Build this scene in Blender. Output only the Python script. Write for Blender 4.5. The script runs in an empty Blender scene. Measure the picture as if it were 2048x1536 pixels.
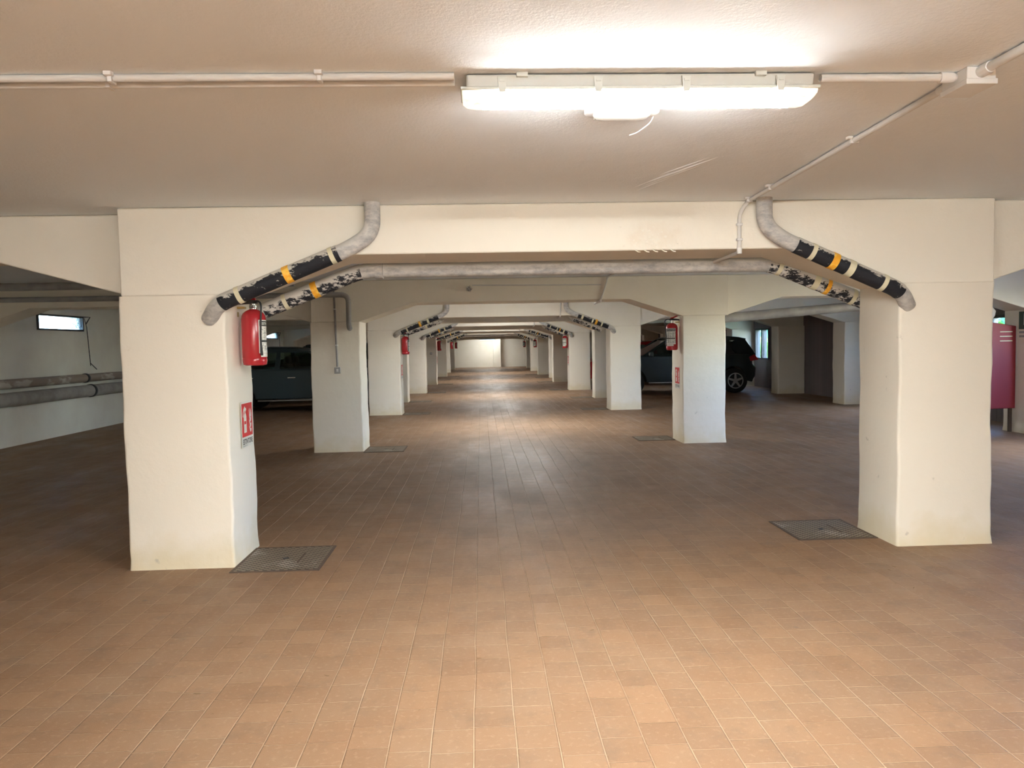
import bpy, bmesh, math, random
from mathutils import Vector, Matrix
random.seed(7)
SC = bpy.context.scene
COL = SC.collection
PI = math.pi
# ------------------------------------------------------------------ camera
cam_d = bpy.data.cameras.new('camera'); cam = bpy.data.objects.new('camera', cam_d); COL.objects.link(cam)
FPX = 1500.0; CAMH = 1.45; VP = (961.0, 692.0); ROLL = 0.022
cam_d.sensor_width = 36.0; cam_d.lens = FPX / 2048 * 36.0; cam_d.clip_start = 0.05; cam_d.clip_end = 300
_d = Vector(((VP[0]-1024)/FPX, -(VP[1]-768)/FPX, -1)).normalized()
_u = Vector((-math.sin(ROLL), math.cos(ROLL), 0)); _u = (_u - _d*_u.dot(_d)).normalized()
_x = _d.cross(_u)
cam.matrix_world = Matrix(((_x.x,_x.y,_x.z,0),(_d.x,_d.y,_d.z,0),(_u.x,_u.y,_u.z,CAMH),(0,0,0,1)))
SC.camera = cam
# ------------------------------------------------------------------ light and exposure
SC.view_settings.view_transform = 'Standard'; SC.view_settings.look = 'None'
SC.view_settings.exposure = 1.27; SC.view_settings.gamma = 1.0; SC.view_settings.use_curve_mapping = False
LAMP_E = 105.0            # emission of the lit diffusers
LAMP_C = (1.0, 1.02, 1.0)
SKY_E = 3.0
w = bpy.data.worlds.new('world'); SC.world = w; w.use_nodes = True
wn = w.node_tree; wn.nodes.clear()
sky = wn.nodes.new('ShaderNodeTexSky'); sky.sky_type = 'NISHITA'; sky.sun_disc = False
sky.sun_elevation = math.radians(42); sky.sun_rotation = math.radians(120)
bg = wn.nodes.new('ShaderNodeBackground'); bg.inputs[1].default_value = SKY_E
wo = wn.nodes.new('ShaderNodeOutputWorld'); tint = wn.nodes.new('ShaderNodeMix'); tint.data_type = 'RGBA'; tint.blend_type = 'MULTIPLY'; tint.inputs[0].default_value = 1
tint.inputs[7].default_value = (.72,.90,1.15,1); wn.links.new(sky.outputs[0], tint.inputs[6]); wn.links.new(tint.outputs[2], bg.inputs[0]); wn.links.new(bg.outputs[0], wo.inputs[0])

# ------------------------------------------------------------------ materials
def mat(name, color, rough=0.6, metal=0.0, emit=None, es=0.0, bump=None, var=None, spec=0.5, trans=0, alpha=1):
    m = bpy.data.materials.new(name); m.use_nodes = True
    nt = m.node_tree; b = nt.nodes['Principled BSDF']
    b.inputs['Base Color'].default_value = (*color, 1); b.inputs['Roughness'].default_value = rough
    b.inputs['Metallic'].default_value = metal; b.inputs['Specular IOR Level'].default_value = spec
    b.inputs['Transmission Weight'].default_value = trans; b.inputs['Alpha'].default_value = alpha
    if emit: b.inputs['Emission Color'].default_value = (*emit, 1); b.inputs['Emission Strength'].default_value = es
    tc = nt.nodes.new('ShaderNodeTexCoord')
    if var:      # (scale, other colour, lo, hi[, stretch])
        n = nt.nodes.new('ShaderNodeTexNoise'); n.inputs['Scale'].default_value = var[0]; n.inputs['Detail'].default_value = 6
        mp = nt.nodes.new('ShaderNodeMapping'); nt.links.new(tc.outputs['Object'], mp.inputs[0])
        if len(var) > 4: mp.inputs['Scale'].default_value = var[4]
        nt.links.new(mp.outputs[0], n.inputs['Vector'])
        r = nt.nodes.new('ShaderNodeMapRange'); r.inputs[1].default_value = var[2]; r.inputs[2].default_value = var[3]
        nt.links.new(n.outputs[0], r.inputs[0])
        mx = nt.nodes.new('ShaderNodeMix'); mx.data_type = 'RGBA'
        mx.inputs[6].default_value = (*color, 1); mx.inputs[7].default_value = (*var[1], 1)
        nt.links.new(r.outputs[0], mx.inputs[0]); nt.links.new(mx.outputs[2], b.inputs['Base Color'])
    if bump:     # list of (scale, strength, distance)
        prev = None
        for sc, st, di in bump:
            n = nt.nodes.new('ShaderNodeTexNoise'); n.inputs['Scale'].default_value = sc; n.inputs['Detail'].default_value = 4
            nt.links.new(tc.outputs['Object'], n.inputs['Vector'])
            bp = nt.nodes.new('ShaderNodeBump'); bp.inputs['Strength'].default_value = st; bp.inputs['Distance'].default_value = di
            nt.links.new(n.outputs[0], bp.inputs['Height'])
            if prev: nt.links.new(prev.outputs[0], bp.inputs['Normal'])
            prev = bp
        nt.links.new(prev.outputs[0], b.inputs['Normal'])
    return m

M = {}
M['wall'] = mat('painted plaster', (.90,.85,.745), .85, bump=[(9,.35,.012),(90,.25,.002)], var=(3,(.87,.82,.70),.45,.75), spec=.2)
M['ceil'] = mat('rolled ceiling plaster', (.89,.93,.965), .85, bump=[(4,.3,.02),(75,.32,.005),(180,.3,.002)], spec=.2)
M['base_wall'] = mat('side wall plaster', (.82,.81,.72), .9, bump=[(7,.3,.01)], var=(2,(.75,.72,.63),.4,.75), spec=.2)

def pillar_mat():
    m = mat('pillar plaster', (.90,.845,.735), .8, bump=[(7,.4,.014),(110,.3,.002)], spec=.25)
    nt = m.node_tree; b = nt.nodes['Principled BSDF']; N = nt.nodes.new; L = nt.links.new
    tc = N('ShaderNodeTexCoord'); sep = N('ShaderNodeSeparateXYZ'); L(tc.outputs['Object'], sep.inputs[0])
    n = N('ShaderNodeTexNoise'); n.inputs['Scale'].default_value = 5; n.inputs['Detail'].default_value = 6; L(tc.outputs['Object'], n.inputs['Vector'])
    # damp yellow stain near the foot: height plus noise
    ad = N('ShaderNodeMath'); ad.operation = 'MULTIPLY_ADD'; L(n.outputs[0], ad.inputs[0]); ad.inputs[1].default_value = -.45; L(sep.outputs[2], ad.inputs[2])
    r = N('ShaderNodeMapRange'); r.inputs[1].default_value = -.22; r.inputs[2].default_value = .02; r.inputs[3].default_value = .55; r.inputs[4].default_value = 0
    L(ad.outputs[0], r.inputs[0])
    mx = N('ShaderNodeMix'); mx.data_type = 'RGBA'; mx.inputs[6].default_value = (.90,.845,.735,1); mx.inputs[7].default_value = (.74,.63,.38,1)
    L(r.outputs[0], mx.inputs[0])
    n2 = N('ShaderNodeTexNoise'); n2.inputs['Scale'].default_value = 11; n2.inputs['Detail'].default_value = 8; L(tc.outputs['Object'], n2.inputs['Vector'])
    r2 = N('ShaderNodeMapRange'); r2.inputs[1].default_value = .71; r2.inputs[2].default_value = .76; r2.inputs[4].default_value = .5; L(n2.outputs[0], r2.inputs[0])
    mx2 = N('ShaderNodeMix'); mx2.data_type = 'RGBA'; mx2.inputs[7].default_value = (.5,.46,.38,1)
    L(r2.outputs[0], mx2.inputs[0]); L(mx.outputs[2], mx2.inputs[6]); L(mx2.outputs[2], b.inputs['Base Color'])
    return m
M['pillar'] = pillar_mat()

def peel_mat():
    m = mat('peeling plaster beam', (.90,.85,.745), .85, bump=[(9,.35,.012),(90,.25,.002)], spec=.2); nt = m.node_tree; b = nt.nodes['Principled BSDF']; N = nt.nodes.new; L = nt.links.new
    tc = N('ShaderNodeTexCoord'); last = b.inputs['Normal'].links[0].from_socket
    def blob(cx, cz, rx, rz):
        mp = N('ShaderNodeMapping'); mp.inputs['Location'].default_value = (-cx/rx,0,-cz/rz); mp.inputs['Scale'].default_value = (1/rx,0,1/rz)
        L(tc.outputs['Object'], mp.inputs[0]); ln = N('ShaderNodeVectorMath'); ln.operation = 'LENGTH'; L(mp.outputs[0], ln.inputs[0])
        r = N('ShaderNodeMapRange'); r.inputs[1].default_value = .35; r.inputs[2].default_value = 1; r.inputs[3].default_value = 1; r.inputs[4].default_value = 0; L(ln.outputs['Value'], r.inputs[0]); return r.outputs[0]
    n = N('ShaderNodeTexVoronoi'); n.inputs['Scale'].default_value = 26; n.feature = 'DISTANCE_TO_EDGE'
    w_ = N('ShaderNodeTexNoise'); w_.inputs['Scale'].default_value = 14; w_.inputs['Detail'].default_value = 6; L(tc.outputs['Object'], w_.inputs['Vector']); L(w_.outputs['Color'], n.inputs['Vector'])
    mask = blob(1.18, 2.17, .34, .17)
    mu = N('ShaderNodeMath'); mu.operation = 'MULTIPLY'; L(mask, mu.inputs[0]); L(w_.outputs[0], mu.inputs[1])
    bp = N('ShaderNodeBump'); bp.inputs['Distance'].default_value = .03; bp.inputs['Strength'].default_value = .8; L(mu.outputs[0], bp.inputs['Height']); L(last, bp.inputs['Normal']); L(bp.outputs[0], b.inputs['Normal'])
    st = N('ShaderNodeMix'); st.data_type = 'RGBA'; st.inputs[6].default_value = (.90,.85,.745,1); st.inputs[7].default_value = (.84,.75,.62,1)
    r2 = N('ShaderNodeMapRange'); r2.inputs[1].default_value = .28; r2.inputs[2].default_value = .6; r2.inputs[4].default_value = .55; L(mu.outputs[0], r2.inputs[0])
    L(r2.outputs[0], st.inputs[0]); L(st.outputs[2], b.inputs['Base Color']); return m
M['peel'] = peel_mat()

def floor_mat():
    m = mat('clay paver floor', (.4,.26,.17), .62, spec=.35)
    nt = m.node_tree; b = nt.nodes['Principled BSDF']; N = nt.nodes.new; L = nt.links.new
    def math_(op, a=None, bb=None, c=None):
        n = N('ShaderNodeMath'); n.operation = op
        for i, v in enumerate((a, bb, c)):
            if v is None: continue
            if isinstance(v, (int, float)): n.inputs[i].default_value = v
            else: L(v, n.inputs[i])
        return n.outputs[0]
    tc = N('ShaderNodeTexCoord'); wob = N('ShaderNodeTexNoise'); wob.inputs['Scale'].default_value = 1.3; wob.inputs['Detail'].default_value = 1
    L(tc.outputs['Object'], wob.inputs['Vector'])
    sep = N('ShaderNodeSeparateXYZ'); L(tc.outputs['Object'], sep.inputs[0])
    sw = N('ShaderNodeSeparateColor'); L(wob.outputs['Color'], sw.inputs[0])
    x = math_('MULTIPLY_ADD', sw.outputs[0], .022, sep.outputs[0]); x = math_('ADD', x, .0445+40*.155)
    y = math_('MULTIPLY_ADD', sw.outputs[1], .03, sep.outputs[1])
    u = math_('DIVIDE', x, .155); ci = math_('FLOOR', u); fu = math_('FRACT', u)
    wn_ = N('ShaderNodeTexWhiteNoise'); wn_.noise_dimensions = '1D'; L(ci, wn_.inputs['W'])
    v = math_('ADD', math_('DIVIDE', y, .157), math_('MULTIPLY', wn_.outputs[0], 1.0)); v = math_('ADD', v, 60)
    ri = math_('FLOOR', v); fv = math_('FRACT', v)
    cmb = N('ShaderNodeCombineXYZ'); L(ci, cmb.inputs[0]); L(ri, cmb.inputs[1])
    w2 = N('ShaderNodeTexWhiteNoise'); w2.noise_dimensions = '3D'; L(cmb.outputs[0], w2.inputs['Vector'])
    du = math_('ABSOLUTE', math_('SUBTRACT', fu, .5)); dv = math_('ABSOLUTE', math_('SUBTRACT', fv, .5))
    # joint masks
    def mr(src, a, c, o0=0, o1=1):
        r = N('ShaderNodeMapRange'); r.inputs[1].default_value = a; r.inputs[2].default_value = c
        r.inputs[3].default_value = o0; r.inputs[4].default_value = o1; L(src, r.inputs[0]); return r.outputs[0]
    ju = mr(du, .483, .494); jv = mr(dv, .485, .495)
    nb = N('ShaderNodeTexNoise'); nb.inputs['Scale'].default_value = 2.6; nb.inputs['Detail'].default_value = 7; nb.inputs['Roughness'].default_value = .62
    L(tc.outputs['Object'], nb.inputs['Vector'])
    jvm = math_('MULTIPLY', jv, mr(nb.outputs[0], .4, .6, .2, .9))
    jum = math_('MULTIPLY', ju, mr(nb.outputs[0], .35, .6, .35, 1))
    jm = math_('MAXIMUM', jum, jvm)
    # colours
    def mix(f, a, c, kind='MIX'):
        n = N('ShaderNodeMix'); n.data_type = 'RGBA'; n.blend_type = kind
        for sock, v_ in ((n.inputs[0], f), (n.inputs[6], a), (n.inputs[7], c)):
            if isinstance(v_, (int, float)): sock.default_value = v_
            elif isinstance(v_, tuple): sock.default_value = (*v_, 1)
            else: L(v_, sock)
        return n.outputs[2]
    base = mix(w2.outputs[0], (.245,.140,.076), (.300,.175,.096))
    base = mix(mr(nb.outputs[0], .42, .7, 0, .55), base, (.28,.185,.115))
    ns = N('ShaderNodeTexNoise'); ns.inputs['Scale'].default_value = 45; ns.inputs['Detail'].default_value = 6; L(tc.outputs['Object'], ns.inputs['Vector'])
    base = mix(mr(ns.outputs[0], .55, .72, 0, .3), base, (.45,.31,.20))
    nd = N('ShaderNodeTexNoise'); nd.inputs['Scale'].default_value = 5.5; nd.inputs['Detail'].default_value = 9; nd.inputs['Roughness'].default_value = .72; L(tc.outputs['Object'], nd.inputs['Vector'])
    base = mix(mr(nd.outputs[0], .52, .68, 0, .5), base, (.17,.115,.075))
    # worn tyre band down the middle of the aisle, patchy dark grey
    nw = N('ShaderNodeTexNoise'); nw.inputs['Scale'].default_value = 1.0; nw.inputs['Detail'].default_value = 8; nw.inputs['Roughness'].default_value = .7
    mp = N('ShaderNodeMapping'); mp.inputs['Scale'].default_value = (2.2,.8,1); L(tc.outputs['Object'], mp.inputs[0]); L(mp.outputs[0], nw.inputs['Vector'])
    cx = math_('ABSOLUTE', math_('SUBTRACT', sep.outputs[0], .4))
    band = math_('MULTIPLY', mr(cx, .5, 2.2, 1, 0), mr(sep.outputs[1], 3.6, 6, 0, 1))
    wear = math_('MULTIPLY', band, mr(nw.outputs[0], .42, .62))
    base = mix(math_('MULTIPLY', wear, .45), base, (.20,.165,.135))
    # oil spots
    vo = N('ShaderNodeTexVoronoi'); vo.inputs['Scale'].default_value = 1.7; L(tc.outputs['Object'], vo.inputs['Vector'])
    base = mix(mr(vo.outputs['Distance'], .018, .035, .55, 0), base, (.13,.11,.09))
    base = mix(math_('MULTIPLY', jm, .72), base, (.60,.44,.29))
    L(base, b.inputs['Base Color'])
    L(mr(nw.outputs[0], .35, .65, .42, .66), b.inputs['Roughness'])
    # bump: joint groove, tilted tiles, grain
    eu = mr(du, .47, .49, 1, 0); ev = mr(dv, .475, .492, 1, 0)
    h = math_('MULTIPLY', eu, ev)
    tilt = math_('MULTIPLY', math_('SUBTRACT', fu, .5), math_('SUBTRACT', w2.outputs[0], .5))
    sc_ = N('ShaderNodeSeparateColor'); L(w2.outputs[1], sc_.inputs[0])
    tilt2 = math_('MULTIPLY', math_('SUBTRACT', fv, .5), math_('SUBTRACT', sc_.outputs[1], .5))
    h = math_('ADD', h, math_('MULTIPLY', math_('ADD', tilt, tilt2), 2.2))
    h = math_('ADD', h, math_('MULTIPLY', sc_.outputs[2], .9))
    ng = N('ShaderNodeTexNoise'); ng.inputs['Scale'].default_value = 260; L(tc.outputs['Object'], ng.inputs['Vector'])
    h = math_('MULTIPLY_ADD', ng.outputs[0], .45, h)
    bp = N('ShaderNodeBump'); bp.inputs['Strength'].default_value = 1.0; bp.inputs['Distance'].default_value = .0034
    L(h, bp.inputs['Height']); L(bp.outputs[0], b.inputs['Normal'])
    return m
M['floor'] = floor_mat()

def boards_mat(name, c1, c2, wdt=.11, rough=.7):
    m = mat(name, c1, rough); nt = m.node_tree; b = nt.nodes['Principled BSDF']; N = nt.nodes.new; L = nt.links.new
    tc = N('ShaderNodeTexCoord'); sep = N('ShaderNodeSeparateXYZ'); L(tc.outputs['Object'], sep.inputs[0])
    dv = N('ShaderNodeMath'); dv.operation = 'DIVIDE'; L(sep.outputs[1], dv.inputs[0]); dv.inputs[1].default_value = wdt
    fl = N('ShaderNodeMath'); fl.operation = 'FLOOR'; L(dv.outputs[0], fl.inputs[0])
    wn_ = N('ShaderNodeTexWhiteNoise'); wn_.noise_dimensions = '1D'; L(fl.outputs[0], wn_.inputs['W'])
    mx = N('ShaderNodeMix'); mx.data_type = 'RGBA'; mx.inputs[6].default_value = (*c1,1); mx.inputs[7].default_value = (*c2,1); L(wn_.outputs[0], mx.inputs[0])
    L(mx.outputs[2], b.inputs['Base Color'])
    fr = N('ShaderNodeMath'); fr.operation = 'PINGPONG'; L(dv.outputs[0], fr.inputs[0]); fr.inputs[1].default_value = .5
    r = N('ShaderNodeMapRange'); r.inputs[1].default_value = 0; r.inputs[2].default_value = .06; L(fr.outputs[0], r.inputs[0])
    bp = N('ShaderNodeBump'); bp.inputs['Distance'].default_value = .01; L(r.outputs[0], bp.inputs['Height']); L(bp.outputs[0], b.inputs['Normal'])
    return m
M['boards'] = boards_mat('dark stained boards', (.15,.125,.125), (.20,.16,.155))

def paint_over(name, under, over, lo, hi, rough=.55, scale=14, zbias=.35):
    """black wrap with brush strokes of white paint clinging to its upper side"""
    m = mat(name, under, rough, spec=.3); nt = m.node_tree; b = nt.nodes['Principled BSDF']; N = nt.nodes.new; L = nt.links.new
    tc = N('ShaderNodeTexCoord'); n = N('ShaderNodeTexNoise'); n.inputs['Scale'].default_value = scale; n.inputs['Detail'].default_value = 8; n.inputs['Roughness'].default_value = .75
    mp = N('ShaderNodeMapping'); mp.inputs['Scale'].default_value = (1,1,2.2); L(tc.outputs['Object'], mp.inputs[0]); L(mp.outputs[0], n.inputs['Vector'])
    at = N('ShaderNodeAttribute'); at.attribute_name = 'up'
    ad = N('ShaderNodeMath'); ad.operation = 'MULTIPLY_ADD'; L(at.outputs['Fac'], ad.inputs[0]); ad.inputs[1].default_value = zbias; L(n.outputs[0], ad.inputs[2])
    r = N('ShaderNodeMapRange'); r.inputs[1].default_value = lo; r.inputs[2].default_value = hi; L(ad.outputs[0], r.inputs[0])
    mx = N('ShaderNodeMix'); mx.data_type = 'RGBA'; mx.inputs[6].default_value = (*under,1); mx.inputs[7].default_value = (*over,1)
    L(r.outputs[0], mx.inputs[0]); L(mx.outputs[2], b.inputs['Base Color'])
    bp = N('ShaderNodeBump'); bp.inputs['Distance'].default_value = .004; bp.inputs['Strength'].default_value = .7; L(n.outputs[0], bp.inputs['Height']); L(bp.outputs[0], b.inputs['Normal'])
    return m
M['wrap'] = paint_over('black pipe wrap with paint strokes', (.018,.020,.026), (.62,.59,.53), .62, .66)
M['wrap_heavy'] = paint_over('black pipe wrap mostly overpainted', (.018,.020,.026), (.66,.63,.58), .50, .55)
M['pipe_paint'] = paint_over('painted drain pipe', (.34,.34,.35), (.66,.64,.60), .35, .6, rough=.6, scale=9)
M['pipe_grey'] = mat('grey drain pipe', (.30,.29,.29), .5, bump=[(30,.2,.003)], var=(6,(.40,.39,.38),.4,.7))
M['pipe_rust'] = mat('weathered brown pipe', (.27,.22,.18), .8, bump=[(20,.5,.006)], var=(7,(.45,.41,.35),.52,.6,(1,.35,1)))
M['pipe_dull'] = mat('dull grey pipe', (.33,.31,.28), .7, bump=[(20,.3,.004)], var=(5,(.24,.22,.2),.4,.7))
M['cream'] = mat('cream tape', (.75,.70,.50), .6)
M['orange'] = mat('orange tape', (.95,.45,.03), .5, var=(30,(1.0,.62,.10),.5,.6))
M['cond'] = mat('painted conduit', (.70,.68,.65), .55)
M['grey_plastic'] = mat('grey plastic', (.60,.60,.56), .5, bump=[(30,.1,.002)])
M['white_plastic'] = mat('white plastic', (.78,.77,.75), .45)
M['clip'] = mat('clip plastic', (.66,.67,.62), .4)
M['diff'] = mat('lit diffuser', (.9,.9,.9), .4, emit=LAMP_C, es=LAMP_E)
M['diff_fill'] = mat('added fill diffuser', (.9,.9,.9), .4, emit=LAMP_C, es=LAMP_E*2.3)  # boosted emission for the fill lamps added behind the camera
M['diff_weak'] = mat('added dim diffuser', (.9,.9,.9), .4, emit=LAMP_C, es=LAMP_E*.45)  # for the unseen lamp added near the far wall
M['diff_side'] = mat('lit diffuser side prisms', (.9,.9,.9), .4, emit=LAMP_C, es=LAMP_E*.22)
M['diff_end'] = mat('diffuser end', (.86,.82,.68), .25, emit=(1,.9,.7), es=.5, var=(40,(.55,.48,.32),.6,.7))
M['diff_far'] = mat('faint bluish diffuser', (.8,.9,1), .4, emit=(.55,.80,1.0), es=1.6)
M['em_lens'] = mat('emergency lamp lens', (.80,.78,.74), .25)
M['red'] = mat('extinguisher red', (.42,.018,.026), .25, spec=.6)
M['dark_red'] = mat('dull red enamel', (.30,.028,.035), .5)
M['black'] = mat('black rubber', (.02,.02,.022), .5)
M['brass'] = mat('brass bracket', (.55,.44,.18), .35, metal=.8)
M['chrome'] = mat('bright metal', (.75,.75,.74), .2, metal=1)
M['label'] = mat('label white', (.80,.80,.74), .5)
M['ink'] = mat('ink', (.03,.035,.03), .6)
M['red_ink'] = mat('red ink', (.6,.05,.05), .6)
M['sign_red'] = mat('sign red', (.66,.03,.03), .45)
M['sign_white'] = mat('sign white', (.80,.79,.72), .5)
M['sign_dark'] = mat('sign dark green', (.05,.09,.075), .5)
M['glass'] = mat('window glass', (1,1,1), .03, trans=1.0); 
M['frost'] = mat('frosted glass', (.95,1,.98), .35, trans=1.0, var=(32,(.12,.16,.13),.58,.62))
M['frame'] = mat('dark window frame', (.03,.035,.035), .5)
M['leaf'] = mat('hedge leaves', (.16,.36,.05), .6, var=(3,(.30,.50,.10),.4,.65))
M['leaf2'] = mat('teal leaves', (.07,.28,.12), .6, var=(3,(.14,.40,.22),.4,.65))
M['grass'] = mat('grass', (.14,.26,.06), .9)
M['tyre'] = mat('tyre', (.015,.015,.016), .8)
M['rim'] = mat('alloy rim', (.5,.5,.5), .3, metal=.9)
M['car_blue'] = mat('dark blue car paint', (.045,.068,.080), .28, metal=.3, spec=.6)
M['car_black'] = mat('dark teal car paint', (.028,.042,.046), .22, metal=.3, spec=.6)
M['car_red'] = mat('red car paint', (.35,.015,.02), .25, spec=.6)
M['seat'] = mat('car seat cloth', (.07,.07,.075), .9)
M['tail'] = mat('tail lamp', (.55,.02,.03), .15, spec=.8)
M['headlamp'] = mat('headlamp', (.6,.62,.64), .1, spec=.8)
def car_glass():
    m = mat('tinted car glass', (.30,.36,.34), .02, spec=.5); nt = m.node_tree; b = nt.nodes['Principled BSDF']
    t = nt.nodes.new('ShaderNodeBsdfTransparent'); t.inputs[0].default_value = (.66,.74,.71,1)
    g = nt.nodes.new('ShaderNodeBsdfGlossy'); g.inputs['Roughness'].default_value = .02
    f = nt.nodes.new('ShaderNodeFresnel'); mx = nt.nodes.new('ShaderNodeMixShader')
    nt.links.new(f.outputs[0], mx.inputs[0]); nt.links.new(t.outputs[0], mx.inputs[1]); nt.links.new(g.outputs[0], mx.inputs[2])
    nt.links.new(mx.outputs[0], nt.nodes['Material Output'].inputs[0]); return m
M['car_glass'] = car_glass()

def plate_mat():
    m = mat('chequer plate', (.20,.165,.13), .55, metal=.2, bump=None); nt = m.node_tree; b = nt.nodes['Principled BSDF']; N = nt.nodes.new; L = nt.links.new
    tc = N('ShaderNodeTexCoord')
    sep = N('ShaderNodeSeparateXYZ'); L(tc.outputs['Object'], sep.inputs[0])
    def S(src, k):
        a = N('ShaderNodeMath'); a.operation = 'MULTIPLY'; a.inputs[1].default_value = k; L(src, a.inputs[0])
        s = N('ShaderNodeMath'); s.operation = 'SINE'; L(a.outputs[0], s.inputs[0]); return s.outputs[0]
    pr = N('ShaderNodeMath'); pr.operation = 'MULTIPLY'; L(S(sep.outputs[0], 2*PI/.055), pr.inputs[0]); L(S(sep.outputs[1], 2*PI/.04), pr.inputs[1])
    r = N('ShaderNodeMapRange'); r.inputs[1].default_value = -.1; r.inputs[2].default_value = .25; L(pr.outputs[0], r.inputs[0])
    bp = N('ShaderNodeBump'); bp.inputs['Distance'].default_value = .006; L(r.outputs[0], bp.inputs['Height']); L(bp.outputs[0], b.inputs['Normal'])
    n = N('ShaderNodeTexNoise'); n.inputs['Scale'].default_value = 3; n.inputs['Detail'].default_value = 5; L(tc.outputs['Object'], n.inputs['Vector'])
    r2 = N('ShaderNodeMapRange'); r2.inputs[1].default_value = .56; r2.inputs[2].default_value = .66; L(n.outputs[0], r2.inputs[0])
    f = N('ShaderNodeMath'); f.operation = 'MULTIPLY'; L(r2.outputs[0], f.inputs[0]); L(r.outputs[0], f.inputs[1])
    d = N('ShaderNodeMix'); d.data_type = 'RGBA'; d.inputs[6].default_value = (.09,.068,.045,1); d.inputs[7].default_value = (.33,.265,.19,1); L(r.outputs[0], d.inputs[0])
    mx = N('ShaderNodeMix'); mx.data_type = 'RGBA'; mx.inputs[7].default_value = (.62,.57,.48,1)
    L(d.outputs[2], mx.inputs[6]); L(f.outputs[0], mx.inputs[0]); L(mx.outputs[2], b.inputs['Base Color'])
    return m
M['plate'] = plate_mat()
M['iron'] = mat('rusty iron', (.14,.10,.075), .7, metal=.4)

# ------------------------------------------------------------------ mesh helpers
class MB:
    def __init__(s): s.v = []; s.f = []; s.up = None
    def box(s, x0, x1, y0, y1, z0, z1):
        b = len(s.v)
        s.v += [(x0,y0,z0),(x1,y0,z0),(x1,y1,z0),(x0,y1,z0),(x0,y0,z1),(x1,y0,z1),(x1,y1,z1),(x0,y1,z1)]
        s.f += [tuple(b+i for i in q) for q in ((3,2,1,0),(4,5,6,7),(0,1,5,4),(1,2,6,5),(2,3,7,6),(3,0,4,7))]
        return s
    def prism(s, poly, a, b_, axis='y'):
        """polygon in the plane across axis, extruded a..b_"""
        n = len(poly); b = len(s.v)
        for t in (a, b_):
            for p, q in poly:
                s.v.append({'y': (p,t,q), 'x': (t,p,q), 'z': (p,q,t)}[axis])
        s.f.append(tuple(b+i for i in range(n))); s.f.append(tuple(b+n+i for i in reversed(range(n))))
        for i in range(n):
            j = (i+1) % n; s.f.append((b+j, b+i, b+n+i, b+n+j))
        return s
    def tube(s, pts, r, n=14, cap=True):
        pts = [Vector(p) for p in pts]; b = len(s.v); m = len(pts)
        if s.up is None: s.up = {}
        for k, p in enumerate(pts):
            t = (pts[min(k+1,m-1)] - pts[max(k-1,0)]).normalized()
            ref = Vector((0,1,0)) if abs(t.y) < .9 else Vector((1,0,0))
            e1 = t.cross(ref).normalized(); e2 = t.cross(e1).normalized()
            rr = r[k] if isinstance(r, (list,tuple)) else r
            for i in range(n):
                a = 2*PI*i/n; q = e1*math.cos(a) + e2*math.sin(a)
                s.up[len(s.v)] = max(q.z, 0)
                s.v.append(tuple(p + q*rr))
        for k in range(m-1):
            for i in range(n):
                j = (i+1) % n; s.f.append((b+k*n+i, b+k*n+j, b+(k+1)*n+j, b+(k+1)*n+i))
        if cap: s.f.append(tuple(b+i for i in reversed(range(n)))); s.f.append(tuple(b+(m-1)*n+i for i in range(n)))
        return s
    def lathe(s, prof, n=28, c=(0,0,0), axis='z', cap=True):
        b = len(s.v); m = len(prof)
        for r, h in prof:
            for i in range(n):
                a = 2*PI*i/n; x, y = r*math.cos(a), r*math.sin(a)
                p = {'z': (x,y,h), 'y': (x,h,y), 'x': (h,x,y)}[axis]
                s.v.append((p[0]+c[0], p[1]+c[1], p[2]+c[2]))
        for k in range(m-1):
            for i in range(n):
                j = (i+1) % n; s.f.append((b+k*n+i, b+k*n+j, b+(k+1)*n+j, b+(k+1)*n+i))
        if cap: s.f.append(tuple(b+i for i in reversed(range(n)))); s.f.append(tuple(b+(m-1)*n+i for i in range(n)))
        return s
    def quad(s, *p):
        b = len(s.v); s.v += [tuple(q) for q in p]; s.f.append(tuple(range(b, b+len(p)))); return s
    def build(s, name, m, parent=None, bevel=0, seg=2, smooth=False, solid=0, sub=0):
        me = bpy.data.meshes.new(name); me.from_pydata(s.v, [], s.f)
        bm = bmesh.new(); bm.from_mesh(me); bmesh.ops.recalc_face_normals(bm, faces=bm.faces); bm.to_mesh(me); bm.free()
        if s.up:
            at = me.attributes.new('up', 'FLOAT', 'POINT')
            for i in range(len(s.v)): at.data[i].value = s.up.get(i, 0)
        me.materials.append(m)
        o = bpy.data.objects.new(name, me); COL.objects.link(o)
        if parent: o.parent = parent
        if solid: md = o.modifiers.new('solid', 'SOLIDIFY'); md.thickness = solid; md.offset = 0
        if bevel:
            md = o.modifiers.new('bevel', 'BEVEL'); md.width = bevel; md.segments = seg; md.limit_method = 'ANGLE'; md.angle_limit = .6
        if sub: md = o.modifiers.new('sub', 'SUBSURF'); md.levels = sub; md.render_levels = sub
        if smooth or bevel:
            for p in me.polygons: p.use_smooth = True
            if not smooth:
                md = o.modifiers.new('wn', 'WEIGHTED_NORMAL')
            else:
                me.set_sharp_from_angle(angle=math.radians(45))
        return o
def tag(o, label=None, cat=None, group=None, kind=None):
    if label: o['label'] = label
    if cat: o['category'] = cat
    if group: o['group'] = group
    if kind: o['kind'] = kind
    return o
def struct(o, label=None, cat=None):
    return tag(o, label, cat, kind='structure')
def empty(name, loc, label, cat, group=None, rz=0):
    o = bpy.data.objects.new(name, None); COL.objects.link(o); o.location = loc; o.rotation_euler.z = rz
    o.empty_display_size = .1
    return tag(o, label, cat, group)
def copy_tree(o, parent=None):
    c = o.copy(); COL.objects.link(c)
    if parent: c.parent = parent
    for ch in o.children: copy_tree(ch, c)
    return c
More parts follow.
